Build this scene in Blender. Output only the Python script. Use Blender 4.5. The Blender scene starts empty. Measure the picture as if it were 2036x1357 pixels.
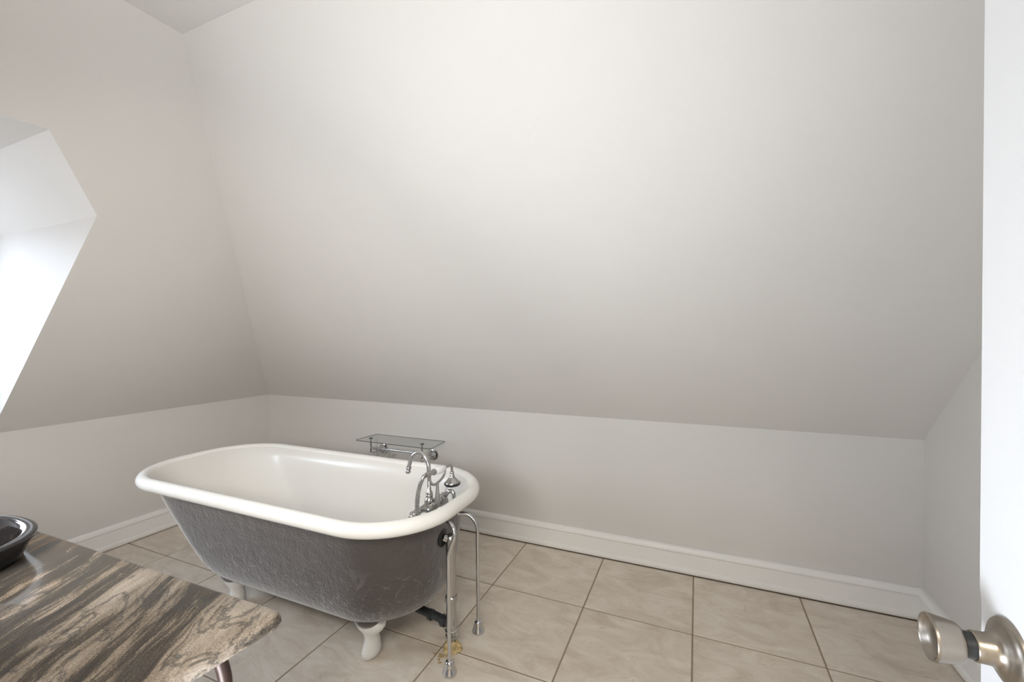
import bpy, bmesh, math, random
from mathutils import Vector, Matrix, noise
random.seed(7)
PI = math.pi
scene = bpy.context.scene
col = scene.collection

# ------------------------------------------------------------------ camera
F_PX, YAW, PITCH, ROLL, CAM_H = 850.574, 0.408459, -0.014223, -0.007722, 1.25
Fv = Vector((-math.sin(YAW) * math.cos(PITCH), math.cos(YAW) * math.cos(PITCH), math.sin(PITCH)))
R0 = Fv.cross(Vector((0, 0, 1))).normalized()
U0 = R0.cross(Fv)
Rv = R0 * math.cos(ROLL) + U0 * math.sin(ROLL)
Uv = -R0 * math.sin(ROLL) + U0 * math.cos(ROLL)
cd = bpy.data.cameras.new('camera')
cam = bpy.data.objects.new('camera', cd)
col.objects.link(cam)
cam.matrix_world = Matrix(((Rv.x, Uv.x, -Fv.x, 0), (Rv.y, Uv.y, -Fv.y, 0), (Rv.z, Uv.z, -Fv.z, CAM_H), (0, 0, 0, 1)))
cd.sensor_width = 36.0
cd.lens = F_PX * 36.0 / 2036.0
cd.clip_start = 0.02
scene.camera = cam

# ------------------------------------------------------------------ light
world = bpy.data.worlds.new('sky')
scene.world = world
world.use_nodes = True
bg = world.node_tree.nodes['Background']
bg.inputs[1].default_value = 14.0
wt = world.node_tree                                   # overcast sky above, duller ground and roofs below the horizon
wc = wt.nodes.new('ShaderNodeTexCoord'); wsep = wt.nodes.new('ShaderNodeSeparateXYZ'); wr = wt.nodes.new('ShaderNodeValToRGB')
wt.links.new(wc.outputs['Generated'], wsep.inputs[0]); wt.links.new(wsep.outputs[2], wr.inputs[0]); wt.links.new(wr.outputs[0], bg.inputs[0])
wr.color_ramp.elements[0].position = 0.0; wr.color_ramp.elements[0].color = (.28, .30, .33, 1)
wr.color_ramp.elements[1].position = 0.06; wr.color_ramp.elements[1].color = (.84, .97, 1.15, 1)

def area(name, loc, rot, sx, sy, power, color, portal=False):
    ld = bpy.data.lights.new(name, 'AREA')
    ld.shape = 'RECTANGLE'; ld.size = sx; ld.size_y = sy; ld.energy = power; ld.color = color
    if portal: ld.cycles.is_portal = True
    o = bpy.data.objects.new(name, ld); col.objects.link(o)
    o.location = loc; o.rotation_euler = rot
    return o
WY0, WY1, WZ0, WZ1 = 0.06, 0.74, 0.86, 1.80          # clear opening of the dormer window
area('window_portal', (-3.30, (WY0 + WY1) / 2, (WZ0 + WZ1) / 2), (0, -PI / 2, 0), WZ1 - WZ0, WY1 - WY0, 1, (1, 1, 1), True)
area('hall_fill_light', (0.1, -0.8, 2.30), (0, 0, 0), 0.9, 0.5, 36, (1.0, 0.94, 0.83))  # added lamp out of view, fills the room through the doorway
def aimed(name, loc, d, sx, sy, power, color, spread):
    o = area(name, loc, (0, 0, 0), sx, sy, power, color)
    o.data.spread = spread
    o.rotation_euler = Vector(d).to_track_quat('-Z', 'Y').to_euler()
    return o
# unseen fill lights added beside the doorway to brighten slopes and left corner
aimed('fill_light_left', (-.92, -.06, 1.28), (-.90, .80, -.42), .40, .40, 10.0, (1, .965, .915), 1.9)
aimed('fill_light_middle', (-.72, -.05, 1.15), (-.12, .80, .42), .40, .40, 6.2, (.96, 1, 1.03), 2.2)
aimed('fill_light_up', (-.42, -.03, .66), (.34, .70, .60), .45, .30, 8.4, (.93, 1, 1.08), 2.4)

vs = scene.view_settings
vs.view_transform = 'Standard'; vs.look = 'None'; vs.gamma = 1; vs.use_curve_mapping = False
vs.exposure = 0.08
scene.cycles.max_bounces = 12
scene.cycles.diffuse_bounces = 8

# ------------------------------------------------------------------ materials
def mat(name, color=(.8, .8, .8), rough=.5, metal=0.0, **kw):
    m = bpy.data.materials.new(name); m.use_nodes = True
    b = m.node_tree.nodes['Principled BSDF']
    b.inputs['Base Color'].default_value = (*color, 1)
    b.inputs['Roughness'].default_value = rough
    b.inputs['Metallic'].default_value = metal
    for k, v in kw.items(): b.inputs[k.replace('_', ' ')].default_value = v
    return m
class NT:
    def __init__(s, m): s.t = m.node_tree; s.b = s.t.nodes['Principled BSDF']
    def n(s, kind, **kw):
        x = s.t.nodes.new(kind)
        for k, v in kw.items(): setattr(x, k, v)
        return x
    def l(s, a, b): s.t.links.new(a, b)
    def coord(s, scale=(1, 1, 1), rot=(0, 0, 0), out='Object'):
        c = s.n('ShaderNodeTexCoord'); mp = s.n('ShaderNodeMapping')
        mp.inputs['Scale'].default_value = scale; mp.inputs['Rotation'].default_value = rot
        s.l(c.outputs[out], mp.inputs['Vector']); return mp.outputs[0]
    def noise(s, vec, scale, detail=4, rough=.5, dist=0.0):
        x = s.n('ShaderNodeTexNoise'); s.l(vec, x.inputs['Vector'])
        x.inputs['Scale'].default_value = scale; x.inputs['Detail'].default_value = detail
        x.inputs['Roughness'].default_value = rough; x.inputs['Distortion'].default_value = dist
        return x.outputs['Fac']
    def ramp(s, fac, stops):
        r = s.n('ShaderNodeValToRGB'); e = r.color_ramp.elements
        while len(e) < len(stops): e.new(.5)
        for el, (p, c) in zip(e, stops): el.position = p; el.color = (*c, 1) if len(c) == 3 else c
        s.l(fac, r.inputs[0]); return r.outputs[0]
    def mix(s, fac, a, b, mode='MIX'):
        x = s.n('ShaderNodeMix', data_type='RGBA', blend_type=mode)
        for v, i in ((fac, 0), (a, 6), (b, 7)):
            if hasattr(v, 'links'): s.l(v, x.inputs[i])
            else: x.inputs[i].default_value = v if i == 0 else (*v, 1)
        return x.outputs[2]
    def math(s, op, a, b=0.0):
        x = s.n('ShaderNodeMath', operation=op)
        for v, i in ((a, 0), (b, 1)):
            if hasattr(v, 'links'): s.l(v, x.inputs[i])
            else: x.inputs[i].default_value = v
        return x.outputs[0]
    def bump(s, h, strength=.2, dist=.002):
        x = s.n('ShaderNodeBump'); x.inputs['Strength'].default_value = strength; x.inputs['Distance'].default_value = dist
        s.l(h, x.inputs['Height']); s.l(x.outputs[0], s.b.inputs['Normal'])

def wall_paint(name, c):
    m = mat(name, c, .62); t = NT(m); v = t.coord()
    f = t.noise(v, 2.3, 5, .6, .4)
    a = tuple(x * .985 for x in c); b = tuple(min(1, x * 1.01) for x in c)
    base = t.ramp(f, ((.35, a), (.7, b)))
    f2 = t.noise(v, 7, 4, .65, 1.5)                     # faint hand-rubbed smudges
    sm = t.ramp(f2, ((.64, (0, 0, 0)), (.78, (1, 1, 1))))
    base = t.mix(t.math('MULTIPLY', sm, .10), base, tuple(x * .8 for x in c))
    t.l(base, t.b.inputs['Base Color'])
    h = t.math('ADD', t.noise(v, 260, 2), t.math('MULTIPLY', t.noise(v, 9, 3), 2.0))
    t.bump(h, .10, .002)
    return m
M = {}
M['wall'] = wall_paint('wall_paint', (.661, .643, .620))
M['trim'] = mat('trim_paint', (.84, .835, .82), .38)
M['door'] = mat('door_paint', (.66, .668, .685), .45)
t = NT(M['door']); v = t.coord(); t.bump(t.noise(v, 60, 3), .08, .002)

m = M['tile'] = mat('ceramic_tile', rough=.33); t = NT(m)
oi = t.n('ShaderNodeObjectInfo'); tc = t.n('ShaderNodeTexCoord')
off = t.n('ShaderNodeVectorMath', operation='SCALE'); off.inputs[0].default_value = (37, 19, 11); t.l(oi.outputs['Random'], off.inputs['Scale'])
ad = t.n('ShaderNodeVectorMath', operation='ADD'); t.l(tc.outputs['Object'], ad.inputs[0]); t.l(off.outputs[0], ad.inputs[1])
mp = t.n('ShaderNodeMapping'); mp.inputs['Scale'].default_value = (1.0, 1.9, 1); mp.inputs['Rotation'].default_value = (0, 0, .25); t.l(ad.outputs[0], mp.inputs['Vector'])
vec = mp.outputs[0]
f1 = t.noise(vec, 5.0, 8, .68, .9)
base = t.ramp(f1, ((.30, (.53, .455, .38)), (.5, (.655, .585, .50)), (.70, (.75, .70, .63))))
f2 = t.noise(vec, 22, 5, .7, 1.2)
dk = t.ramp(f2, ((.60, (0, 0, 0)), (.74, (1, 1, 1))))
base = t.mix(t.math('MULTIPLY', dk, .62), base, (.38, .31, .245))
f3 = t.noise(vec, 11, 6, .75, 2.2)
lt = t.ramp(f3, ((.58, (0, 0, 0)), (.68, (1, 1, 1))))
base = t.mix(t.math('MULTIPLY', lt, .4), base, (.80, .75, .68))
t.l(base, t.b.inputs['Base Color']); t.bump(f1, .25, .0012)
t.l(t.ramp(f2, ((.3, (.30,) * 3), (.7, (.42,) * 3))), t.b.inputs['Roughness'])

m = M['grout'] = mat('grout', (.30, .235, .175), .9); t = NT(m); t.bump(t.noise(t.coord(), 300, 2), .5, .001)

m = M['enamel'] = mat('white_enamel', (.83, .82, .785), .22); t = NT(m); v = t.coord()
t.l(t.ramp(t.noise(v, 2.0, 3), ((.2, (.70, .685, .65)), (.8, (.735, .72, .69)))), t.b.inputs['Base Color'])
t.b.inputs['Roughness'].default_value = .26
t.bump(t.noise(v, 10, 2), .03, .003)

def brown_nodes(t, v):
    f = t.noise(v, 4, 5, .6, .6)
    base = t.ramp(f, ((.3, (.042, .034, .031)), (.75, (.064, .054, .051))))
    sp = t.noise(v, 13, 8, .78, 2.5)
    scuff = t.ramp(sp, ((.55, (0, 0, 0)), (.63, (1, 1, 1))))
    sep = t.n('ShaderNodeSeparateXYZ'); t.l(v, sep.inputs[0])
    low = t.ramp(sep.outputs[2], ((.16, (1, 1, 1)), (.42, (.12, .12, .12))))
    k = t.math('MULTIPLY', t.math('MULTIPLY', scuff, low), .45)
    return t.mix(k, base, (.50, .49, .49))
m = M['brown'] = mat('brown_tub_paint', rough=.5, Specular_IOR_Level=.75, Sheen_Weight=.6, Sheen_Roughness=.45); t = NT(m); v = t.coord()
t.l(brown_nodes(t, v), t.b.inputs['Base Color'])
h = t.math('ADD', t.noise(v, 95, 2, .5), t.math('MULTIPLY', t.noise(v, 24, 2), 1.2)); t.bump(h, .7, .003)

# rim: enamel on top, ragged brown paint line on its underside
m = M['rim'] = mat('rim_enamel', rough=.24); t = NT(m); v = t.coord()
f = t.noise(v, 5.0, 4, .6, .5); wh = t.ramp(f, ((.35, (.80, .79, .755)), (.7, (.85, .84, .81))))
spk = t.ramp(t.noise(v, 55, 2), ((.765, (0, 0, 0)), (.80, (1, 1, 1))))
wh = t.mix(t.math('MULTIPLY', spk, .4), wh, (.30, .26, .22))
sep = t.n('ShaderNodeSeparateXYZ'); t.l(v, sep.inputs[0])
lim = t.math('ADD', .5455, t.math('MULTIPLY', t.math('SUBTRACT', t.noise(v, 28, 4, .7), .5), .012))
t.l(t.mix(t.math('LESS_THAN', sep.outputs[2], lim), wh, (.06, .048, .042)), t.b.inputs['Base Color'])
t.bump(t.noise(v, 18, 3), .06, .003)

m = M['leg'] = mat('chipped_white_paint', rough=.42); t = NT(m); v = t.coord()
ch = t.ramp(t.noise(v, 34, 4, .6), ((.66, (0, 0, 0)), (.69, (1, 1, 1))))
sep = t.n('ShaderNodeSeparateXYZ'); t.l(v, sep.inputs[0])
lw = t.ramp(sep.outputs[2], ((.0, (1, 1, 1)), (.075, (.0, .0, .0))))
wt = t.ramp(t.noise(v, 12, 3), ((.3, (.62, .61, .58)), (.7, (.78, .77, .75))))
t.l(t.mix(t.math('MULTIPLY', ch, lw), wt, (.05, .035, .03)), t.b.inputs['Base Color']); t.bump(t.noise(v, 60, 3), .2, .001)

M['chrome'] = mat('chrome', (.62, .62, .63), .10, 1.0)
M['worn_chrome'] = mat('worn_chrome', (.50, .49, .475), .18, 1.0)
m = M['nickel'] = mat('brushed_nickel', (.31, .275, .235), .32, 1.0); t = NT(m); v = t.coord((600, 4, 4))
t.l(t.ramp(t.noise(v, 1, 3), ((.3, (.26,) * 3), (.7, (.40,) * 3))), t.b.inputs['Roughness'])
M['dark_metal'] = mat('dark_pipe', (.075, .08, .09), .30, .6)
M['black'] = mat('black_rubber', (.012, .012, .012), .35)
M['porcelain'] = mat('white_porcelain', (.86, .86, .87), .12)
M['iron'] = mat('brown_iron', (.055, .032, .026), .38, .3)
m = M['foam'] = mat('yellow_foam', (.62, .47, .24), .75); t = NT(m); v = t.coord()
t.l(t.ramp(t.noise(v, 60, 4), ((.35, (.36, .24, .10)), (.6, (.66, .52, .28)))), t.b.inputs['Base Color']); t.bump(t.noise(v, 120, 3), .5, .002)
m = M['residue'] = mat('foam_residue', (.42, .31, .16), .85)
M['plaster'] = mat('hall_paint', (.70, .68, .64), .7)
M['gap'] = mat('dark_hole', (.01, .01, .01), .9)

def clear_glass(name, tint, refl=1.0):
    m = bpy.data.materials.new(name); m.use_nodes = True; nt = m.node_tree; nt.nodes.clear()
    o = nt.nodes.new('ShaderNodeOutputMaterial'); mx = nt.nodes.new('ShaderNodeMixShader')
    tr = nt.nodes.new('ShaderNodeBsdfTransparent'); gl = nt.nodes.new('ShaderNodeBsdfGlossy'); fr = nt.nodes.new('ShaderNodeFresnel')
    tr.inputs[0].default_value = (*tint, 1); gl.inputs['Roughness'].default_value = .03; fr.inputs[0].default_value = 1.45
    ge = nt.nodes.new('ShaderNodeNewGeometry'); iv = nt.nodes.new('ShaderNodeMath'); iv.operation = 'SUBTRACT'; iv.inputs[0].default_value = 1
    ml = nt.nodes.new('ShaderNodeMath'); ml.operation = 'MULTIPLY'
    nt.links.new(ge.outputs['Backfacing'], iv.inputs[1]); nt.links.new(iv.outputs[0], ml.inputs[0]); nt.links.new(fr.outputs[0], ml.inputs[1])
    nt.links.new(ml.outputs[0], mx.inputs[0]); nt.links.new(tr.outputs[0], mx.inputs[1]); nt.links.new(gl.outputs[0], mx.inputs[2])
    nt.links.new(mx.outputs[0], o.inputs[0]); return m
M['pane'] = clear_glass('window_glass', (1, 1, 1))
M['shelf_glass'] = clear_glass('shelf_glass', (.955, .97, .965))
M['glass_edge'] = mat('glass_edge', (.07, .08, .075), .15)

m = M['granite'] = mat('banded_granite', rough=.09, Specular_IOR_Level=.42); t = NT(m)
tc = t.n('ShaderNodeTexCoord')
wv = t.n('ShaderNodeTexNoise'); wv.inputs['Scale'].default_value = 2.6; wv.inputs['Detail'].default_value = 3; t.l(tc.outputs['Object'], wv.inputs['Vector'])
ws = t.n('ShaderNodeVectorMath', operation='SCALE'); ws.inputs['Scale'].default_value = .10; t.l(wv.outputs['Color'], ws.inputs[0])
wa = t.n('ShaderNodeVectorMath', operation='ADD'); t.l(tc.outputs['Object'], wa.inputs[0]); t.l(ws.outputs[0], wa.inputs[1])
mr = t.n('ShaderNodeMapping'); mr.inputs['Rotation'].default_value = (0, 0, -.535); t.l(wa.outputs[0], mr.inputs['Vector'])
ms = t.n('ShaderNodeMapping'); ms.inputs['Scale'].default_value = (1, .085, 1); t.l(mr.outputs[0], ms.inputs['Vector'])
bv = ms.outputs[0]
band = t.noise(bv, 36, 6, .62, .12)
broad = t.noise(bv, 10.0, 2, .5, .2)
fine = t.noise(bv, 120, 5, .7, .15)
grain = t.noise(tc.outputs['Object'], 420, 3, .7)
val = t.math('ADD', t.math('MULTIPLY', broad, .55), t.math('ADD', t.math('MULTIPLY', band, .62), t.math('MULTIPLY', fine, .28)))
val = t.math('ADD', val, t.math('MULTIPLY', grain, .10))
val = t.math('SUBTRACT', val, .292)
base = t.ramp(val, ((.30, (.030, .027, .024)), (.43, (.062, .052, .043)), (.485, (.10, .083, .066)), (.51, (.21, .17, .13)), (.56, (.30, .25, .20)), (.66, (.42, .36, .30))))
ms2 = t.n('ShaderNodeMapping'); ms2.inputs['Scale'].default_value = (1, .22, 1); t.l(mr.outputs[0], ms2.inputs['Vector'])
vn = t.noise(ms2.outputs[0], 9, 6, .65, 1.6)
vv = t.ramp(vn, ((.475, (0, 0, 0)), (.495, (1, 1, 1)), (.505, (1, 1, 1)), (.525, (0, 0, 0))))
base = t.mix(t.math('MULTIPLY', vv, .65), base, (.045, .045, .045))
sep = t.n('ShaderNodeSeparateXYZ'); t.l(tc.outputs['Object'], sep.inputs[0])
rust = t.math('MULTIPLY', t.ramp(t.math('ADD', t.math('MULTIPLY', sep.outputs[0], -1.0), -1.02), ((.05, (0, 0, 0)), (.25, (1, 1, 1)))), t.ramp(band, ((.45, (0, 0, 0)), (.6, (1, 1, 1)))))
base = t.mix(t.math('MULTIPLY', rust, .75), base, (.50, .27, .10))
gr = t.ramp(grain, ((.35, (.72,) * 3), (.6, (1.08,) * 3)))
base = t.mix(1.0, base, gr, 'MULTIPLY')
t.l(base, t.b.inputs['Base Color'])
m = M['black_stone'] = mat('polished_black_stone', (.010, .009, .010), .05); t = NT(m)
f = t.noise(t.coord((1, 1, 3)), 18, 5, .7, 2)
t.l(t.ramp(f, ((.55, (.009, .008, .009)), (.66, (.035, .027, .020)))), t.b.inputs['Base Color'])
def emit(name, c, s):
    m = bpy.data.materials.new(name); m.use_nodes = True
    b = m.node_tree.nodes['Principled BSDF']; b.inputs['Emission Color'].default_value = (*c, 1); b.inputs['Emission Strength'].default_value = s
    b.inputs['Base Color'].default_value = (.9, .9, .9, 1); return m
M['bulb'] = emit('warm_bulb', (1.0, .80, .58), 4)

# ------------------------------------------------------------------ geometry helpers
def link(name, bm, material, parent=None, smooth=False, mats=None):
    bmesh.ops.recalc_face_normals(bm, faces=bm.faces)
    me = bpy.data.meshes.new(name); bm.to_mesh(me); bm.free()
    for k in (mats or [material]): me.materials.append(k)
    if smooth:
        me.polygons.foreach_set('use_smooth', [True] * len(me.polygons))
        me.set_sharp_from_angle(angle=math.radians(smooth if smooth is not True else 45))
    o = bpy.data.objects.new(name, me); col.objects.link(o)
    if parent: o.parent = parent; o.matrix_parent_inverse = Matrix.Translation(-parent.location) if parent.location.length else Matrix()
    return o
def thing(name, label, cat, loc=(0, 0, 0), group=None):
    o = bpy.data.objects.new(name, None); o.empty_display_size = .05; col.objects.link(o); o.location = loc
    o['label'] = label; o['category'] = cat
    if group: o['group'] = group
    return o
def tag(o, label, cat, group=None):
    o['label'] = label; o['category'] = cat
    if group: o['group'] = group
    return o
def struct(o): o['kind'] = 'structure'; return o
def box(bm, x0, x1, y0, y1, z0, z1, bev=0.0, seg=2):
    vs_ = [bm.verts.new(p) for p in ((x0, y0, z0), (x1, y0, z0), (x1, y1, z0), (x0, y1, z0), (x0, y0, z1), (x1, y0, z1), (x1, y1, z1), (x0, y1, z1))]
    fs = [bm.faces.new([vs_[i] for i in f]) for f in ((0, 3, 2, 1), (4, 5, 6, 7), (0, 1, 5, 4), (1, 2, 6, 5), (2, 3, 7, 6), (3, 0, 4, 7))]
    if bev:
        es = {e for f in fs for e in f.edges}
        bmesh.ops.bevel(bm, geom=list(es), offset=bev, segments=seg, affect='EDGES', profile=.5)
def B(*a, **k): bm = bmesh.new(); box(bm, *a, **k); return bm
def prism(pts, n, th):
    """slab: polygon pts pushed by th along -n (n faces the room)"""
    bm = bmesh.new(); n = Vector(n).normalized()
    if not th: bm.faces.new([bm.verts.new(p) for p in pts]); return bm
    a = [bm.verts.new(p) for p in pts]; b = [bm.verts.new(Vector(p) - n * th) for p in pts]
    bm.faces.new(a); bm.faces.new(b[::-1])
    for i in range(len(pts)):
        j = (i + 1) % len(pts); bm.faces.new((a[i], b[i], b[j], a[j]))
    return bm
def frame_for(d):
    d = d.normalized(); u = Vector((0, 0, 1)) if abs(d.z) < .9 else Vector((1, 0, 0))
    a = d.cross(u).normalized(); return a, a.cross(d).normalized()
def lathe(bm, prof, org, axis, seg=32, cap0=True, cap1=True):
    """prof: list of (distance along axis, radius)"""
    org = Vector(org); d = Vector(axis).normalized(); a, b = frame_for(d); rings = []
    for h, r in prof:
        c = org + d * h
        rings.append([bm.verts.new(c + (a * math.cos(2 * PI * k / seg) + b * math.sin(2 * PI * k / seg)) * max(r, 1e-5)) for k in range(seg)])
    for r0, r1 in zip(rings, rings[1:]):
        for k in range(seg): bm.faces.new((r0[k], r0[(k + 1) % seg], r1[(k + 1) % seg], r1[k]))
    if cap0: bm.faces.new(rings[0][::-1])
    if cap1: bm.faces.new(rings[-1])
def L(prof, org, axis, seg=32, **k): bm = bmesh.new(); lathe(bm, prof, org, axis, seg, **k); return bm
def smooth_path(pts, n=8):
    P = [Vector(p) for p in pts]; out = []
    for i in range(len(P) - 1):
        p0 = P[i - 1] if i else P[i] * 2 - P[i + 1]; p1 = P[i]; p2 = P[i + 1]; p3 = P[i + 2] if i + 2 < len(P) else P[i + 1] * 2 - P[i]
        for k in range(n):
            t_ = k / n
            out.append(.5 * ((2 * p1) + (p2 - p0) * t_ + (2 * p0 - 5 * p1 + 4 * p2 - p3) * t_ * t_ + (3 * p1 - p0 - 3 * p2 + p3) * t_ ** 3))
    out.append(P[-1]); return out
def tube(bm, path, r, seg=14, caps=True):
    P = [Vector(p) for p in path]; rad = r if callable(r) else (lambda i: r[i] if isinstance(r, (list, tuple)) else r)
    a = None; rings = []
    for i, p in enumerate(P):
        d = (P[min(i + 1, len(P) - 1)] - P[max(i - 1, 0)]).normalized()
        if a is None: a, b = frame_for(d)
        else:
            a = (a - d * a.dot(d)).normalized(); b = a.cross(d).normalized()
        rings.append([bm.verts.new(p + (a * math.cos(2 * PI * k / seg) + b * math.sin(2 * PI * k / seg)) * rad(i)) for k in range(seg)])
    for r0, r1 in zip(rings, rings[1:]):
        for k in range(seg): bm.faces.new((r0[k], r0[(k + 1) % seg], r1[(k + 1) % seg], r1[k]))
    if caps: bm.faces.new(rings[0][::-1]); bm.faces.new(rings[-1])
def T(path, r, seg=14, **k): bm = bmesh.new(); tube(bm, path, r, seg, **k); return bm
def sphere(bm, c, r, seg=16, sq=(1, 1, 1)):
    bmesh.ops.create_uvsphere(bm, u_segments=seg, v_segments=max(8, seg // 2), radius=1, matrix=Matrix.Translation(c) @ Matrix.Diagonal((r * sq[0], r * sq[1], r * sq[2], 1)))

# ------------------------------------------------------------------ room shell
X0, Y0, X1, ZK, ZB = -3.1971, 2.3971, 0.8986, 0.7808, 0.1366
YF = -0.14; ZC = 2.273; CX, CY = -1.592, 0.899
KX = (CX - X0) / (ZC - ZK)
sx = lambda z: X0 + (z - ZK) * KX
TH = 0.10
DY0, DY1, DYa, DYb, DZa, DZb = YF, 0.907, 0.07, 0.697, 1.733, 1.937      # dormer
W = M['wall']
nb = Vector((0, -1, -(Y0 - CY) / (ZC - ZK))); nlft = Vector((1, 0, -KX))
struct(link('wall_back', prism([(X0, Y0, -.02), (X1, Y0, -.02), (X1, Y0, ZK), (X0, Y0, ZK)], (0, -1, 0), TH), W))
struct(link('wall_back_slope', prism([(X0, Y0, ZK), (X1, Y0, ZK), (X1, CY, ZC), (CX, CY, ZC)], nb, TH), W))
struct(link('wall_right', prism([(X1, Y0, -.02), (X1, Y0, ZK), (X1, CY, ZC), (X1, YF, ZC), (X1, YF, -.02)], (-1, 0, 0), TH), W))
struct(link('wall_left', prism([(X0, YF, -.02), (X0, Y0, -.02), (X0, Y0, ZK), (X0, YF, ZK)], (1, 0, 0), TH), W))
sl = [(Y0, ZK), (DY1, ZK), (DY1, DZa), (DYb, DZb), (DYa, DZb), (DY0, DZa), (DY0, ZC), (CY, ZC)]
struct(link('wall_left_slope', prism([(sx(z), y, z) for y, z in sl], nlft, 0), W))
struct(link('ceiling', prism([(CX, CY, ZC), (X1, CY, ZC), (X1, YF, ZC), (CX, YF, ZC)], (0, 0, -1), TH), W))
# dormer: far cheek, two sloping facets, flat top
struct(link('wall_dormer_cheek', prism([(X0, DY1, ZK), (sx(DZa), DY1, DZa), (X0, DY1, DZa)], (0, -1, 0), 0), W))
struct(link('ceiling_dormer_slope', prism([(sx(DZa), DY1, DZa), (X0, DY1, DZa), (X0, DYb, DZb), (sx(DZb), DYb, DZb)], (0, -(DZb - DZa), -(DY1 - DYb)), 0), W))
struct(link('ceiling_dormer', prism([(sx(DZb), DYb, DZb), (X0, DYb, DZb), (X0, DYa, DZb), (sx(DZb), DYa, DZb)], (0, 0, -1), 0), W))
struct(link('ceiling_dormer_slope', prism([(sx(DZa), DY0, DZa), (X0, DY0, DZa), (X0, DYa, DZb), (sx(DZb), DYa, DZb)], (0, (DZb - DZa), -(DYa - DY0)), 0), W))
# dormer window wall, four pieces round the opening joined in one mesh
bm = bmesh.new()
box(bm, X0 - TH, X0, DY0 - .05, WY0, ZK, 2.0); box(bm, X0 - TH, X0, WY1, DY1 + .05, ZK, 2.0)
box(bm, X0 - TH, X0, WY0, WY1, ZK, WZ0); box(bm, X0 - TH, X0, WY0, WY1, WZ1, 2.0)
struct(link('wall_dormer_window', bm, W))
# front wall with the doorway the camera looks in from
DX0, DX1, DZ = -0.47, 0.31, 2.04
bm = bmesh.new()
box(bm, X0 - TH, DX0, YF - TH, YF, -.02, ZC + .1); box(bm, DX1, X1 + TH, YF - TH, YF, -.02, ZC + .1); box(bm, DX0, DX1, YF - TH, YF, DZ, ZC + .1)
struct(link('wall_front', bm, W))
# hall behind the camera
bm = bmesh.new()
box(bm, -1.1, -1.0, -1.6, YF - TH, -.02, 2.4); box(bm, 1.0, 1.1, -1.6, YF - TH, -.02, 2.4); box(bm, -1.1, 1.1, -1.7, -1.6, -.02, 2.4)
struct(link('wall_hall', bm, M['plaster']))
struct(link('ceiling_hall', B(-1.1, 1.1, -1.7, YF - TH, 2.35, 2.45), M['plaster']))
# door casing on the room side
bm = bmesh.new()
box(bm, DX0 - .075, DX0, YF, YF + .016, 0, DZ + .07, .003); box(bm, DX1, DX1 + .075, YF, YF + .016, 0, DZ + .07, .003); box(bm, DX0, DX1, YF, YF + .016, DZ, DZ + .07, .003)
struct(link('trim_1', bm, M['trim'], smooth=True))

# window: frame, sashes, panes
wf = struct(link('window_1', B(X0 - .10, X0 - .06, WY0, WY0 + .03, WZ0, WZ1), M['trim']))
def wpart(name, mt, *a, **k): return link(name, B(*a, **k), mt, wf, smooth=True)
wpart('window_frame', M['trim'], X0 - .10, X0 - .06, WY1 - .03, WY1, WZ0, WZ1)
wpart('window_frame', M['trim'], X0 - .10, X0 - .06, WY0 + .03, WY1 - .03, WZ1 - .03, WZ1)
wpart('window_frame', M['trim'], X0 - .10, X0 - .06, WY0 + .03, WY1 - .03, WZ0, WZ0 + .03)
zm = (WZ0 + WZ1) / 2
wpart('meeting_rail', M['trim'], X0 - .095, X0 - .055, WY0 + .03, WY1 - .03, zm - .018, zm + .018)
wpart('pane', M['pane'], X0 - .082, X0 - .078, WY0 + .03, WY1 - .03, WZ0 + .03, zm - .018)
wpart('pane', M['pane'], X0 - .082, X0 - .078, WY0 + .03, WY1 - .03, zm + .018, WZ1 - .03)
wpart('window_sill', M['trim'], X0 - .06, X0 + .03, WY0 - .04, WY1 + .04, WZ0 - .022, WZ0, bev=.004)

# floor: grout bed + one object per tile
fl = struct(link('floor', B(X0 - .05, X1 + .05, -1.65, Y0 + .05, -.10, -.0022), M['grout']))
TS, TX, TY, G = .4616, -.0192, 1.9072, .0062
TSY = .4636
def tile_bm(x0, x1, y0, y1): return B(x0, x1, y0, y1, -.008, 0, bev=.0016, seg=1)
full = None
for i in range(-8, 3):
    for j in range(-8, 2):
        a0, a1 = TX + i * TS + G / 2, TX + (i + 1) * TS - G / 2
        b0, b1 = TY + (j - 1) * TSY + TSY * 0 + G / 2, TY + j * TSY - G / 2
        xlo, xhi = (X0 + .004, X1 - .004) if b1 > YF - .1 else (-1.0, 1.0)
        c0, c1, e0, e1 = max(a0, xlo), min(a1, xhi), max(b0, -1.6), min(b1, Y0 - .004)
        if c1 - c0 < .03 or e1 - e0 < .03: continue
        isfull = abs(c1 - c0 - (a1 - a0)) < 1e-6 and abs(e1 - e0 - (b1 - b0)) < 1e-6
        cx_, cy_ = (c0 + c1) / 2, (e0 + e1) / 2
        if isfull and full: o = bpy.data.objects.new('tile', full); col.objects.link(o); o.parent = fl
        else:
            o = link('tile', tile_bm(c0 - cx_, c1 - cx_, e0 - cy_, e1 - cy_), M['tile'], fl)
            if isfull: full = o.data
        o.location = (cx_, cy_, random.uniform(-.0004, 0))

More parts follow.
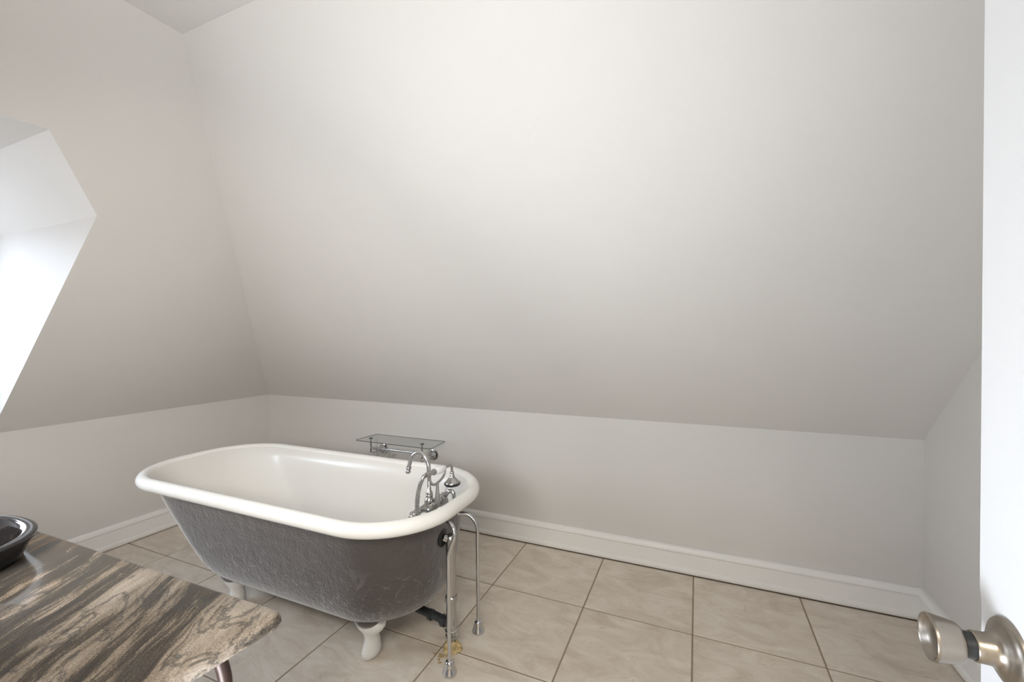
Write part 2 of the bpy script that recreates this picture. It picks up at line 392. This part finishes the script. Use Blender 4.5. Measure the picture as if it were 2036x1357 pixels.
# baseboards: cap moulding, groove, flat, shoe; swept along the wall with a small gap over the tiles
BP = [(0, .0045), (.026, .0045), (.0285, .010), (.0285, .022), (.026, .029), (.020, .032), (.020, .098), (.0175, .1005), (.0175, .103), (.024, .106), (.0275, .112), (.0275, .120), (.023, .131), (.014, ZB), (0, ZB)]
def baseboard(name, pts, normals):
    """mitred sweep: pts are wall corners, normals = direction (sum) in which the depth grows at each end"""
    bm = bmesh.new(); rings = []
    for p, n in zip(pts, normals):
        rings.append([bm.verts.new((p[0] + n[0] * d, p[1] + n[1] * d, z)) for d, z in BP])
    k = len(BP)
    for r0, r1 in zip(rings, rings[1:]):
        for q in range(k): bm.faces.new((r0[q], r0[(q + 1) % k], r1[(q + 1) % k], r1[q]))
    bm.faces.new(rings[0][::-1]); bm.faces.new(rings[-1])
    return struct(link(name, bm, M['trim'], smooth=30))
e = .0005
baseboard('baseboard_back', [(X0 + e, Y0 - e), (X1 - e, Y0 - e)], [(1, -1), (-1, -1)])
baseboard('baseboard_left', [(X0 + e, YF + e), (X0 + e, Y0 - e)], [(1, 1), (1, -1)])
baseboard('baseboard_right', [(X1 - e, Y0 - e), (X1 - e, YF + e)], [(-1, -1), (-1, 1)])
baseboard('baseboard_front', [(X1 - e, YF + e), (DX1 + .078, YF + e)], [(-1, 1), (0, 1)])

# ------------------------------------------------------------------ door
XD = .278
door = link('door_1', bmesh.new(), M['door'])
bm = bmesh.new()
DT = .035
# slab outline with a chipped latch edge at lock height
ye = .611
edge = [(ye, .012), (ye + .003, .70), (ye + .001, .90), (ye - .001, .975), (ye + .0015, .988), (ye + .0035, 1.0), (ye + .0035, 1.30), (ye - .0005, 2.03)]
edge = [(.6145, .012), (.6135, .80), (.6130, .952), (.6140, .965), (.6165, .975), (.6165, .99), (.6160, 1.25), (.6150, 2.03)]
pts = [(XD, -.135, .012)] + [(XD, y, z) for y, z in edge] + [(XD, -.135, 2.03)]
door.data = prism([Vector(p) for p in pts], (-1, 0, 0), DT) and door.data
bpy.data.objects.remove(door)
door = struct(link('door_1', prism(pts, (-1, 0, 0), DT), M['door']))
KY, KZ = .568, .937
knob = link('door_knob', L([(0, .006), (.002, .0165), (.0045, .0186), (.008, .0194), (.0235, .0223), (.0255, .0225), (.0268, .0217), (.0258, .0203), (.0215, .0172), (.018, .011), (.0175, 0)], (XD - .0345, KY, KZ), (-1, 0, 0), 64, cap0=True), M['nickel'], door, smooth=50)
knob['label'] = 'brushed nickel drum shaped knob with a dished face'
r_ = link('rose', L([(-.001, .0315), (.0015, .0318), (.004, .0302), (.0065, .0258), (.009, .0196), (.012, .0160), (.016, .0143), (.0265, .0140), (.0275, .0132), (.0275, 0)], (XD, KY, KZ), (-1, 0, 0), 64), M['nickel'], door, smooth=50)
link('spindle', L([(.022, .0125), (.036, .0120)], (XD, KY, KZ), (-1, 0, 0), 32), M['black'], door, smooth=True)
link('latch_plate', B(XD + .006, XD + .029, .6125, .6152, KZ - .028, KZ + .028), M['nickel'], door)

# ------------------------------------------------------------------ bathtub
tub = thing('bathtub', 'cast iron clawfoot bathtub with white enamel inside and brown painted outside', 'bathtub', (-1.74, 1.474, 0))
TCY = 1.474
def loop(xl, xr, hw, rl, rr, bow=.0, n=14):
    """rounded rectangle loop in plan, ccw, 4 corners x (n+1) points plus straight subdivisions"""
    y0, y1 = TCY - hw, TCY + hw; P = []
    def arc(cx, cy, r, a0):
        for k in range(n + 1):
            a = a0 + PI / 2 * k / n; P.append([cx + r * math.cos(a), cy + r * math.sin(a)])
    def line(p, q, m):
        for k in range(1, m): P.append([p[0] + (q[0] - p[0]) * k / m, p[1] + (q[1] - p[1]) * k / m])
    arc(xr - rr, y1 - rr, rr, 0); line((xr - rr, y1), (xl + rl, y1), 10)
    arc(xl + rl, y1 - rl, rl, PI / 2); line((xl, y1 - rl), (xl, y0 + rl), 4)
    arc(xl + rl, y0 + rl, rl, PI); line((xl + rl, y0), (xr - rr, y0), 10)
    arc(xr - rr, y0 + rr, rr, 3 * PI / 2); line((xr, y0 + rr), (xr, y1 - rr), 4)
    for p in P:                                        # gentle outward bow of both ends
        t_ = (p[1] - TCY) / hw
        w = max(0, (p[0] - (xr + xl) / 2) / ((xr - xl) / 2)); wl = max(0, -(p[0] - (xr + xl) / 2) / ((xr - xl) / 2))
        p[0] += bow * (1 - t_ * t_) * (w ** 6 - .7 * wl ** 6)
    return P
def loft(bm, rings, cap0=False, cap1=False):
    R_ = [[bm.verts.new(p) for p in r] for r in rings]
    for a, b in zip(R_, R_[1:]):
        k = len(a)
        for i in range(k): bm.faces.new((a[i], a[(i + 1) % k], b[(i + 1) % k], b[i]))
    if cap0: bm.faces.new(R_[0][::-1])
    if cap1: bm.faces.new(R_[-1])
    return R_
RXL, RXR, RHW, RR = -2.584, -.893, .3425, .028      # rim centre line
BOW = .0
def ring(xl, xr, hw, rl, rr, z): return [(p[0], p[1], z) for p in loop(xl, xr, hw, rl, rr, .012)]
# rim: rolled tube around the tub
prof = []
for k in range(15):
    a = math.radians(-62 + k * (62 + 150) / 14)       # from under the outside, over the top, to the inside
    prof.append((RR * math.cos(a), RR * math.sin(a)))
ZR = .572
rings = [ring(RXL - d, RXR + d, RHW + d, .285 + d, .27 + d, ZR + h) for d, h in prof]
link('rim', (lambda bm: (loft(bm, rings), bm)[1])(bmesh.new()), M['rim'], tub, smooth=60)
# outer shell
d0, h0 = prof[0]
OUT = [(RXL - d0, RXR + d0, RHW + d0, .285 + d0, .27 + d0, ZR + h0), (-2.545, -.928, .318, .27, .26, .540), (-2.50, -.938, .306, .26, .25, .505),
       (-2.455, -.942, .300, .25, .245, .455), (-2.375, -.950, .292, .24, .24, .375), (-2.30, -.957, .286, .235, .24, .300), (-2.235, -.970, .276, .23, .235, .235),
       (-2.185, -.990, .262, .22, .225, .195), (-2.13, -1.015, .244, .21, .215, .168), (-2.06, -1.055, .212, .19, .19, .146), (-1.96, -1.12, .165, .15, .15, .132), (-1.80, -1.25, .09, .08, .08, .126)]
link('outer_shell', (lambda bm: (loft(bm, [ring(*r) for r in OUT], cap1=True), bm)[1])(bmesh.new()), M['brown'], tub, smooth=60)
# inner basin
d1, h1 = prof[-1]
INN = [(RXL - d1, RXR + d1, RHW + d1, .285 + d1, .27 + d1, ZR + h1), (-2.535, -.940, .300, .25, .24, .566), (-2.50, -.952, .288, .245, .235, .535), (-2.44, -.960, .281, .24, .23, .48),
       (-2.35, -.968, .275, .23, .225, .39), (-2.27, -.978, .266, .22, .22, .31), (-2.20, -.995, .25, .21, .21, .25), (-2.13, -1.03, .225, .19, .19, .205), (-2.04, -1.09, .18, .16, .16, .178), (-1.88, -1.22, .10, .09, .09, .165)]
basin = link('basin', (lambda bm: (loft(bm, [ring(*r) for r in INN], cap1=True), bm)[1])(bmesh.new()), M['enamel'], tub, smooth=60)
link('drain', L([(0, .028), (.003, .028), (.004, .020), (.002, .018)], (-1.16, TCY, .1655), (0, 0, 1), 24), M['worn_chrome'], tub, smooth=True)
# legs: claw-less ball foot with a flared top, under a brown bracket
def foot(cx, s, xdir):
    bm = bmesh.new(); rings = []
    S = [(.150, 1.318, .058, .040), (.132, 1.312, .066, .044), (.118, 1.308, .066, .043), (.104, 1.306, .054, .037), (.092, 1.306, .039, .031), (.080, 1.307, .031, .028), (.066, 1.308, .028, .030),
         (.052, 1.306, .029, .034), (.036, 1.303, .032, .039), (.022, 1.300, .033, .042), (.010, 1.298, .030, .040), (.002, 1.297, .024, .034), (0, 1.297, .018, .027)]
    rr = [[(cx + rx * math.cos(2 * PI * k / 28) + (.012 - .14 * max(0, z - .05)), (y if s < 0 else 2 * TCY - y) + ry * math.sin(2 * PI * k / 28) * 1.0, z) for k in range(28)] for z, y, rx, ry in S]
    loft(bm, rr, True, True)
    lg = link('leg', bm, M['leg'], tub, smooth=60)
    bm = bmesh.new(); y = 1.304 if s < 0 else 2 * TCY - 1.304
    sphere(bm, (cx - .004, y + (-.004 if s < 0 else .004), .150), 1, 24, (.060, .049, .040))
    link('bracket', bm, M['brown'], lg, smooth=True)
for cx in (-1.185, -1.985):
    for s in (-1, 1): foot(cx, s, 1 if cx > -1.5 else -1)
# overflow plate with black gasket on the drain end
link('overflow_plate', L([(0, .034), (.006, .035), (.009, .031), (.010, .02), (.010, 0)], (-.934, 1.440, .445), (1, .04, 0), 32), M['black'], tub, smooth=50)

# ------------------------------------------------------------------ bath filler
CH, WC = M['chrome'], M['worn_chrome']
fx, fy = -1.018, 1.478
fau = thing('bath_faucet', 'worn chrome telephone style bath faucet with gooseneck spout on the tub end', 'faucet', (fx, fy, .53))
link('body', T([(fx, fy - .098, .548), (fx, fy - .08, .550), (fx, fy - .04, .550), (fx, fy, .550), (fx, fy + .04, .550), (fx, fy + .08, .550), (fx, fy + .098, .548)], [.010, .012, .013, .015, .013, .012, .010], 20), WC, fau, smooth=True)
for s in (-1, 1):
    link('inlet', L([(0, .011), (.03, .011), (.031, .020), (.04, .024), (.05, .024)], (fx, fy + s * .043, .548), (1, 0, 0), 20), WC, fau, smooth=50)
# spout column and gooseneck
link('column', L([(0, .016), (.020, .019), (.026, .021), (.030, .017), (.034, .018), (.046, .0205), (.058, .0195), (.068, .013), (.070, .015), (.077, .0155), (.080, .013), (.084, .0145), (.090, .0125), (.094, .0088), (.15, .0072)], (fx, fy, .515), (0, 0, 1), 28), WC, fau, smooth=60)
sp = smooth_path([(fx, fy, .655), (fx - .001, fy, .690), (fx - .003, fy, .715), (fx - .018, fy, .745), (fx - .048, fy, .761), (fx - .078, fy, .747), (fx - .095, fy, .715), (fx - .1015, fy, .692)], 8)
link('spout', T(sp, .0088, 18), CH, fau, smooth=True)
dn = (sp[-1] - sp[-3]).normalized()
link('spout_tip', L([(-.004, .0088), (-.002, .0115), (.003, .0118), (.005, .0088), (.009, .0085), (.013, .0115), (.018, .0118), (.024, .0085), (.024, .0)], sp[-1], dn, 20), WC, fau, smooth=60)
# lever handles with porcelain
for s, up in ((-1, 1), (1, 1)):
    vy = fy + s * .112; lv = vy + .022 if s < 0 else vy
    hnd = link('handle', L([(-.02, .012), (-.012, .0165), (-.008, .0125), (0, .013), (.008, .0165), (.014, .0165), (.018, .011), (.024, .0125), (.030, .008), (.031, 0)], (fx, vy - s * .012, .548), (0, s, 0), 20), WC, fau, smooth=60)
    c0 = Vector((fx, lv, .560)); ax = Vector((.05, .30, .95)) if s < 0 else Vector((.25, .15, .75))
    ax.normalize()
    link('lever', L([(0, .004), (.008, .0045), (.014, .0065), (.028, .0072), (.042, .0058), (.048, .0038)], c0, ax, 16), M['porcelain'], hnd, smooth=60)
    bm = bmesh.new(); sphere(bm, c0 + ax * .052, .0050, 12); link('lever_ball', bm, CH, hnd, smooth=True)
# cradle post behind the column, towards the tub wall
px, py = -.974, fy - .006
link('cradle_post', L([(0, .0125), (.018, .0120), (.045, .0090), (.080, .0062), (.094, .0058)], (px, py, .553), (0, 0, 1), 18), WC, fau, smooth=60)
link('post_bridge', T([(fx, fy, .556), (px, py, .556)], .0115, 14), WC, fau, smooth=True)
link('cradle', T(smooth_path([(px, py - .056, .692), (px, py - .052, .674), (px, py - .038, .656), (px, py - .016, .647), (px, py + .012, .650), (px, py + .036, .656), (px, py + .052, .668), (px, py + .060, .690)], 6), .0052, 12), WC, fau, smooth=True)
link('diverter', L([(0, .010), (.012, .010), (.014, .015), (.022, .016), (.030, .012), (.032, 0)], (px - .004, py + .016, .566), (.1, 1, .15), 18), WC, fau, smooth=60)
# second hose end at the back of the body
def hose_path(pts, rbase, name, parent, step=.0042):
    pth = smooth_path(pts, 14); out = [pth[0]]; acc = 0
    fine = []
    for a, b in zip(pth, pth[1:]):
        d = (b - a).length; n = max(1, int(round(d / .0014)))
        for k in range(n): fine.append(a.lerp(b, k / n))
    rad = [rbase * (1.0 + (.14 if (i // 2) % 2 else -.14)) for i in range(len(fine))]
    return link(name, T(fine, rad, 12), WC, parent, smooth=40)
hose_path([(px + .002, py + .058, .578), (px + .004, py + .082, .586), (px + .006, py + .108, .573), (px + .004, py + .124, .540), (px - .004, py + .128, .500), (px - .015, py + .10, .44)], .0078, 'hose_tail', fau)

hs = thing('hand_shower', 'telephone hand shower with white porcelain handle resting in the faucet cradle', 'hand shower', (px, py, .70))
ha, hb = Vector((px, py - .070, .703)), Vector((px, py + .078, .692)); hd = (hb - ha).normalized()
link('hose_fitting', L([(-.010, .0085), (-.002, .0090), (0, .0105), (.008, .0110), (.012, .0095), (.040, .0095), (.044, .0125), (.049, .0125), (.052, .0085)], ha, hd, 20), WC, hs, smooth=60)
link('handle', L([(.050, .0080), (.056, .0125), (.070, .0150), (.088, .0160), (.106, .0150), (.122, .0115), (.130, .0080)], ha, hd, 24), M['porcelain'], hs, smooth=60)
nk = smooth_path([ha + hd * .128, hb + Vector((0, 0, .001)), hb + Vector((0, .020, .001)), hb + Vector((0, .033, -.008)), hb + Vector((0, .036, -.024)), hb + Vector((0, .036, -.036))], 6)
link('neck', T(nk, .0058, 14), WC, hs, smooth=True)
hx = Vector((px, hb.y + .036, hb.z - .030))
head = link('spray_head', L([(0, .0065), (.003, .0095), (.008, .0095), (.010, .0075), (.014, .0100), (.020, .0100), (.026, .0135), (.036, .0215), (.044, .0290), (.048, .0325), (.049, .0325)], hx, (0, .03, -1), 32), WC, hs, smooth=60)
link('black_ring', L([(.0485, .0340), (.0500, .0352), (.0560, .0352), (.0575, .0340)], hx, (0, .03, -1), 32), M['black'], head, smooth=60)
link('spray_face', L([(.0570, .0325), (.0600, .0310), (.0615, .026), (.0615, 0)], hx, (0, .03, -1), 32), CH, head, smooth=60)
hose_path([ha + hd * -.006, ha + Vector((-.006, -.018, -.006)), ha + Vector((-.016, -.026, -.035)), ha + Vector((-.024, -.031, -.075)), ha + Vector((-.028, -.030, -.120)), ha + Vector((-.026, -.022, -.165)), ha + Vector((-.020, .0, -.215)), ha + Vector((-.012, .05, -.26)), ha + Vector((-.008, .11, -.265)), ha + Vector((-.012, .16, -.24)), ha+Vector((-.014, .174, -.262))], .0078, 'hose', hs)

# ------------------------------------------------------------------ supply and waste pipes
def supply(label, base, pts, nutpos):
    o = thing('water_supply_pipe', label, 'pipe', base, 'chrome water supply pipes at the tub end')
    link('pipe', T(smooth_path(pts, 7), .0072, 16), CH, o, smooth=True)
    link('escutcheon', L([(0, .0255), (.003, .0265), (.008, .0262), (.012, .0235), (.040, .0165), (.047, .0145), (.050, .0095), (.050, .007)], (*base[:2], 0), (0, 0, 1), 32), CH, o, smooth=50)
    link('nut', L([(-.014, .013), (0, .013), (.0005, .010), (.012, .010)], nutpos, (1, 0, 0), 6), CH, o)
    return o
lx, ly = -.841, 1.339
supply('chrome water supply pipe nearest the counter, its elbow bowed outward under the rim', (lx, ly, 0),
       [(lx, ly, .02), (lx, ly, .20), (lx, ly, .40), (lx + .001, ly, .44), (lx + .012, ly + .002, .478), (lx + .022, ly + .004, .505), (lx + .020, ly + .008, .532), (lx + .002, ly + .020, .546), (-.875, 1.395, .535), (-.91, 1.425, .524), (-.935, 1.428, .52)], (-.926, 1.427, .521))
rx_, ry_ = -.848, 1.578
supply('chrome water supply pipe farther from the counter, dropping straight beside the drain pipe', (rx_, ry_, 0),
       [(rx_, ry_, .02), (rx_, ry_, .20), (rx_, ry_, .40), (rx_, ry_, .432), (rx_ - .006, ry_ - .001, .458), (rx_ - .026, ry_ - .004, .484), (rx_ - .050, ry_ - .012, .497), (-.925, 1.545, .503), (-.945, 1.535, .505)], (-.930, 1.542, .504))
dx, dy = -.903, 1.456
dr = thing('waste_pipe', 'thick chrome and dark drain pipe running from overflow down to the floor', 'drain pipe', (dx, dy, 0))
link('overflow_elbow', T(smooth_path([(-.928, 1.442, .447), (-.920, 1.447, .443), (-.912, 1.452, .438), (dx, dy, .428)], 6), .0165, 20), WC, dr, smooth=True)
link('overflow_head', L([(0, .0195), (.040, .0208), (.056, .0205), (.066, .0175), (.072, .012), (.074, 0)], (dx, dy, .385), (0, 0, 1), 28), WC, dr, smooth=60)
link('overflow_tube', L([(0, .0195), (.20, .0185), (.205, .0185)], (dx, dy, .385), (0, 0, -1), 24), WC, dr, smooth=50)
link('slip_nut', L([(0, .0235), (.004, .0255), (.022, .0255), (.026, .0215)], (dx, dy, .212), (0, 0, -1), 8), WC, dr)
link('tee', L([(0, .0205), (.085, .0205), (.088, .0225), (.120, .0225)], (dx, dy, .190), (0, 0, -1), 24), WC, dr, smooth=50)
link('tee_branch', T([(dx, dy, .098), (dx - .052, dy + .004, .101), (dx - .052, dy + .004, .101)], .0175, 20), M['dark_metal'], dr, smooth=50)
link('branch_nut', L([(.026, .0215), (.028, .0235), (.046, .0235), (.050, .020)], (dx, dy, .098), (-1, .04, .03), 8), M['dark_metal'], dr)
link('shoe_pipe', T(smooth_path([(dx - .045, dy + .003, .101), (dx - .085, dy + .006, .105), (dx - .125, dy + .010, .106), (-1.10, TCY, .108), (-1.155, TCY, .115), (-1.16, TCY, .165)], 5), .0165, 20), M['dark_metal'], dr, smooth=True)
link('shoe_collar', L([(.092, .0165), (.094, .0215), (.110, .0215), (.112, .0165)], (dx, dy, .101), (-1, .06, .02), 20), M['dark_metal'], dr, smooth=50)
link('lower_nut', L([(0, .0225), (.003, .0260), (.012, .0260), (.014, .0215), (.020, .0215), (.022, .0250), (.032, .0250), (.034, .0185)], (dx, dy, .078), (0, 0, -1), 24), WC, dr, smooth=40)
link('tail_piece', L([(0, .0175), (.052, .0165)], (dx, dy, .050), (0, 0, -1), 20), WC, dr, smooth=50)
# expanding foam round the pipe and a smear of it on the tile
bm = bmesh.new()
bmesh.ops.create_icosphere(bm, subdivisions=4, radius=1)
for v_ in bm.verts:
    p = v_.co.copy(); a = math.atan2(p.y, p.x)
    r = .036 * (1 + .28 * noise.noise(p * 2.2 + Vector((3, 1, 7))) + .12 * noise.noise(p * 6))
    q = Vector((p.x * r * (1 + .25 * math.cos(a - .9)), p.y * r, abs(p.z) * .030 * (1 + .5 * noise.noise(p * 3)) if p.z > 0 else -.001))
    v_.co = Vector((dx + .002, dy - .006, .001)) + q
tag(link('foam_blob', bm, M['foam'], smooth=True), 'lump of yellow expanding foam round the drain pipe at the floor', 'foam')
bm = bmesh.new()
for k in range(46):
    a = random.uniform(0, 2 * PI); rr_ = abs(random.gauss(0, .018))
    c = (dx - .016 + rr_ * math.cos(a) * 1.2, dy - .058 + rr_ * math.sin(a), .0004)
    s_ = random.uniform(.002, .0065)
    sphere(bm, c, 1, 8, (s_, s_ * random.uniform(.6, 1), s_ * .28))
o = tag(link('foam_crumbs', bm, M['residue'], smooth=True), 'brownish foam crumbs stuck to the tile in front of the drain pipe', 'residue'); o['kind'] = 'stuff'

# ------------------------------------------------------------------ glass shelf on the back wall
sh = thing('wall_shelf', 'small glass shelf on chrome towel rail brackets fixed to the back knee wall', 'shelf', (-1.80, Y0, .457))
gx0, gx1, gy0, gy1, gz = -2.100, -1.500, 2.195, 2.390, .553
bm = bmesh.new(); n_ = 8; out = []
for (cx, cy, a0) in ((gx1 - .02, gy1 - .002, 0), (gx0 + .02, gy1 - .002, PI / 2), (gx0 + .02, gy0 + .02, PI), (gx1 - .02, gy0 + .02, 3 * PI / 2)):
    r = .02 if cy < 2.3 else .002
    for k in range(n_ + 1):
        a = a0 + PI / 2 * k / n_; out.append((cx + (r if cy < 2.3 else .02 if False else r) * math.cos(a), cy + r * math.sin(a)))
bot = [bm.verts.new((x, y, gz - .001)) for x, y in out]; top = [bm.verts.new((x, y, gz + .003)) for x, y in out]
bm.faces.new(bot[::-1]); bm.faces.new(top)
for i in range(len(out)):
    f = bm.faces.new((bot[i], bot[(i + 1) % len(out)], top[(i + 1) % len(out)], top[i])); f.material_index = 1
link('glass_plate', bm, None, sh, mats=[M['shelf_glass'], M['glass_edge']])
PXs = (-2.024, -1.609); py_ = 2.264
for k, X in enumerate(PXs):
    po = link('post', T([(X, py_, .458), (X, py_, gz - .003)], .0055, 14), CH, sh, smooth=50)
    link('cap', L([(0, .006), (.001, .0125), (.004, .0125), (.006, .009), (.006, 0)], (X, py_, gz + .003), (0, 0, 1), 20), M['dark_metal'], po, smooth=50)
    bm = bmesh.new(); sphere(bm, (X, py_, .454), .0115, 18); link('ball', bm, CH, po, smooth=True)
    link('arm', T([(X, py_, .455), (X - .002, Y0 - .006, .457)], .0065, 14), CH, sh, smooth=50)
    fg = link('flange', L([(.0005, .037), (.003, .0375), (.007, .035), (.009, .028), (.010, .0235), (.014, .021), (.020, .019), (.026, .012), (.030, .0085)], (X - .003, Y0, .457), (0, -1, 0), 32), CH, sh, smooth=40)
link('rail', T([(PXs[0] - .002, py_, .497), (PXs[1] + .002, py_, .497)], .0058, 14), CH, sh, smooth=50)
sk = link('soap_basket', T([(-2.015, py_ + .012, .484), (-1.885, py_ + .012, .484)], .003, 10), CH, sh, smooth=50)
for k in range(6):
    x_ = -2.012 + .0245 * k
    link('wire', T(smooth_path([(x_, py_ + .012, .485), (x_ + .006, py_ - .012, .455), (x_ + .009, py_ - .02, .425), (x_ + .008, py_ + .012, .412), (x_ + .004, py_ + .075, .420), (x_ + .003, py_ + .085, .445)], 4), .0024, 8), CH, sk, smooth=True)

# ------------------------------------------------------------------ vanity
ZT = .85
van = thing('vanity_stand', 'brown wrought iron console stand with curved leg under the stone countertop', 'console stand', (-1.2, .15, 0))
vx0, vx1, vy0, vy1 = -1.98, -.554, YF + .002, .438
def iron_leg(cx, cy, sxn, syn):
    P = smooth_path([(cx, cy, ZT - .034), (cx + .010 * sxn, cy + .004 * syn, ZT - .075), (cx + .010 * sxn, cy + .002 * syn, ZT - .12), (cx - .006 * sxn, cy - .010 * syn, ZT - .19), (cx - .05 * sxn, cy - .035 * syn, ZT - .30), (cx - .08 * sxn, cy - .05 * syn, .42),
                     (cx - .07 * sxn, cy - .045 * syn, .26), (cx - .03 * sxn, cy - .02 * syn, .10), (cx + .01 * sxn, cy + .0 * syn, .02), (cx + .03 * sxn, cy + .01 * syn, .010)], 8)
    return link('leg', T(P, .0085, 14), M['iron'], van, smooth=True)
iron_leg(-.612, .375, 1, 1); iron_leg(-.612, -.08, 1, -1); iron_leg(-1.94, .375, -1, 1); iron_leg(-1.94, -.08, -1, -1)
link('top_frame', (lambda bm: (box(bm, -1.95, -.602, .368, .382, ZT - .046, ZT - .031), box(bm, -1.95, -.602, -.087, -.073, ZT - .046, ZT - .031), box(bm, -.619, -.605, -.08, .375, ZT - .046, ZT - .031), box(bm, -1.947, -1.933, -.08, .375, ZT - .046, ZT - .031), bm)[4])(bmesh.new()), M['iron'], van)
# countertop: rounded corners, eased edge
def rrect(x0, x1, y0, y1, r, n=8):
    P = []
    for cx, cy, a0 in ((x1 - r, y1 - r, 0), (x0 + r, y1 - r, PI / 2), (x0 + r, y0 + r, PI), (x1 - r, y0 + r, 3 * PI / 2)):
        for k in range(n + 1): a = a0 + PI / 2 * k / n; P.append((cx + r * math.cos(a), cy + r * math.sin(a)))
    # the slab sits slightly out of square
    return [(x + (.10 * (y - .44) if x > -1 else 0), y + .018 * (x + .56)) for x, y in P]
bcx, bcy, bax, bay = -1.211, .243, .150, .148
def oval(a, b, n=56, e=2.35):
    return [(bcx + a * math.copysign(abs(math.cos(2 * PI * k / n)) ** (2 / e), math.cos(2 * PI * k / n)), bcy + b * math.copysign(abs(math.sin(2 * PI * k / n)) ** (2 / e), math.sin(2 * PI * k / n))) for k in range(n)]
bm = bmesh.new(); EP = [(.022, -.030), (.011, -.0282), (.004, -.0235), (0, -.016), (.0012, -.008), (.005, -.0025), (.010, 0)]
rg = []
for ins, dz in EP: rg.append([(x, y, ZT + dz) for x, y in rrect(vx0 + ins, vx1 - ins, vy0 + ins * .2, vy1 - ins, .014 - ins * .5)])
Rr = loft(bm, rg)
hole = [(x, y) for x, y in oval(.105, .103)]
ht = [bm.verts.new((x, y, ZT)) for x, y in hole]; hbm = [bm.verts.new((x, y, ZT - .03)) for x, y in hole]
N_ = len(hole)
for i in range(N_): bm.faces.new((ht[i], hbm[i], hbm[(i + 1) % N_], ht[(i + 1) % N_]))
for outer, inner in ((Rr[-1], ht), (Rr[0], hbm)):
    es = [bm.edges.get((l_[i], l_[(i + 1) % len(l_)])) for l_ in (outer, inner) for i in range(len(l_))]
    bmesh.ops.triangle_fill(bm, use_beauty=True, edges=[x for x in es if x])
ct = tag(link('countertop', bm, M['granite'], smooth=50), 'polished brown and cream banded stone countertop with rounded corner', 'countertop')
# stone basin
bm = bmesh.new()
def ov(s, z): return [(x, y, z) for x, y in oval(bax * s, bay * s)]
loft(bm, [ov(.60, ZT - .075), ov(.66, ZT - .06), ov(.67, ZT - .012), ov(.68, ZT + .0006), ov(.86, ZT + .0008), ov(.885, ZT + .006), ov(.915, ZT + .018), ov(.955, ZT + .030), ov(.985, ZT + .0365), ov(1.0, ZT + .0415), ov(.995, ZT + .0450), ov(.970, ZT + .0465),
          ov(.90, ZT + .0455), ov(.865, ZT + .043), ov(.845, ZT + .037), ov(.80, ZT + .020), ov(.72, ZT - .005), ov(.60, ZT - .035), ov(.42, ZT - .055), ov(.15, ZT - .062)], True, True)
tag(link('vessel_sink', bm, M['black_stone'], smooth=60), 'low polished black stone sink bowl set on the banded countertop', 'sink')
# vanity lamp on the front wall above the sink (three bulbs, mirrored in the bowl)
vl = thing('vanity_light', 'three bulb wall light above the stone sink', 'wall light', (-1.2, YF, 1.95))
link('back_plate', B(-1.48, -.92, YF + .0005, YF + .02, 1.90, 1.98, bev=.006), WC, vl, smooth=True)
for k in range(3):
    x_ = -1.39 + .19 * k
    sc_ = link('socket', L([(0, .022), (.03, .022), (.04, .030), (.05, .030)], (x_, YF + .02, 1.94), (0, 1, 0), 20), WC, vl, smooth=50)
    bm = bmesh.new(); sphere(bm, (x_, YF + .105, 1.94), .042, 20); link('bulb', bm, M['bulb'], sc_, smooth=True)
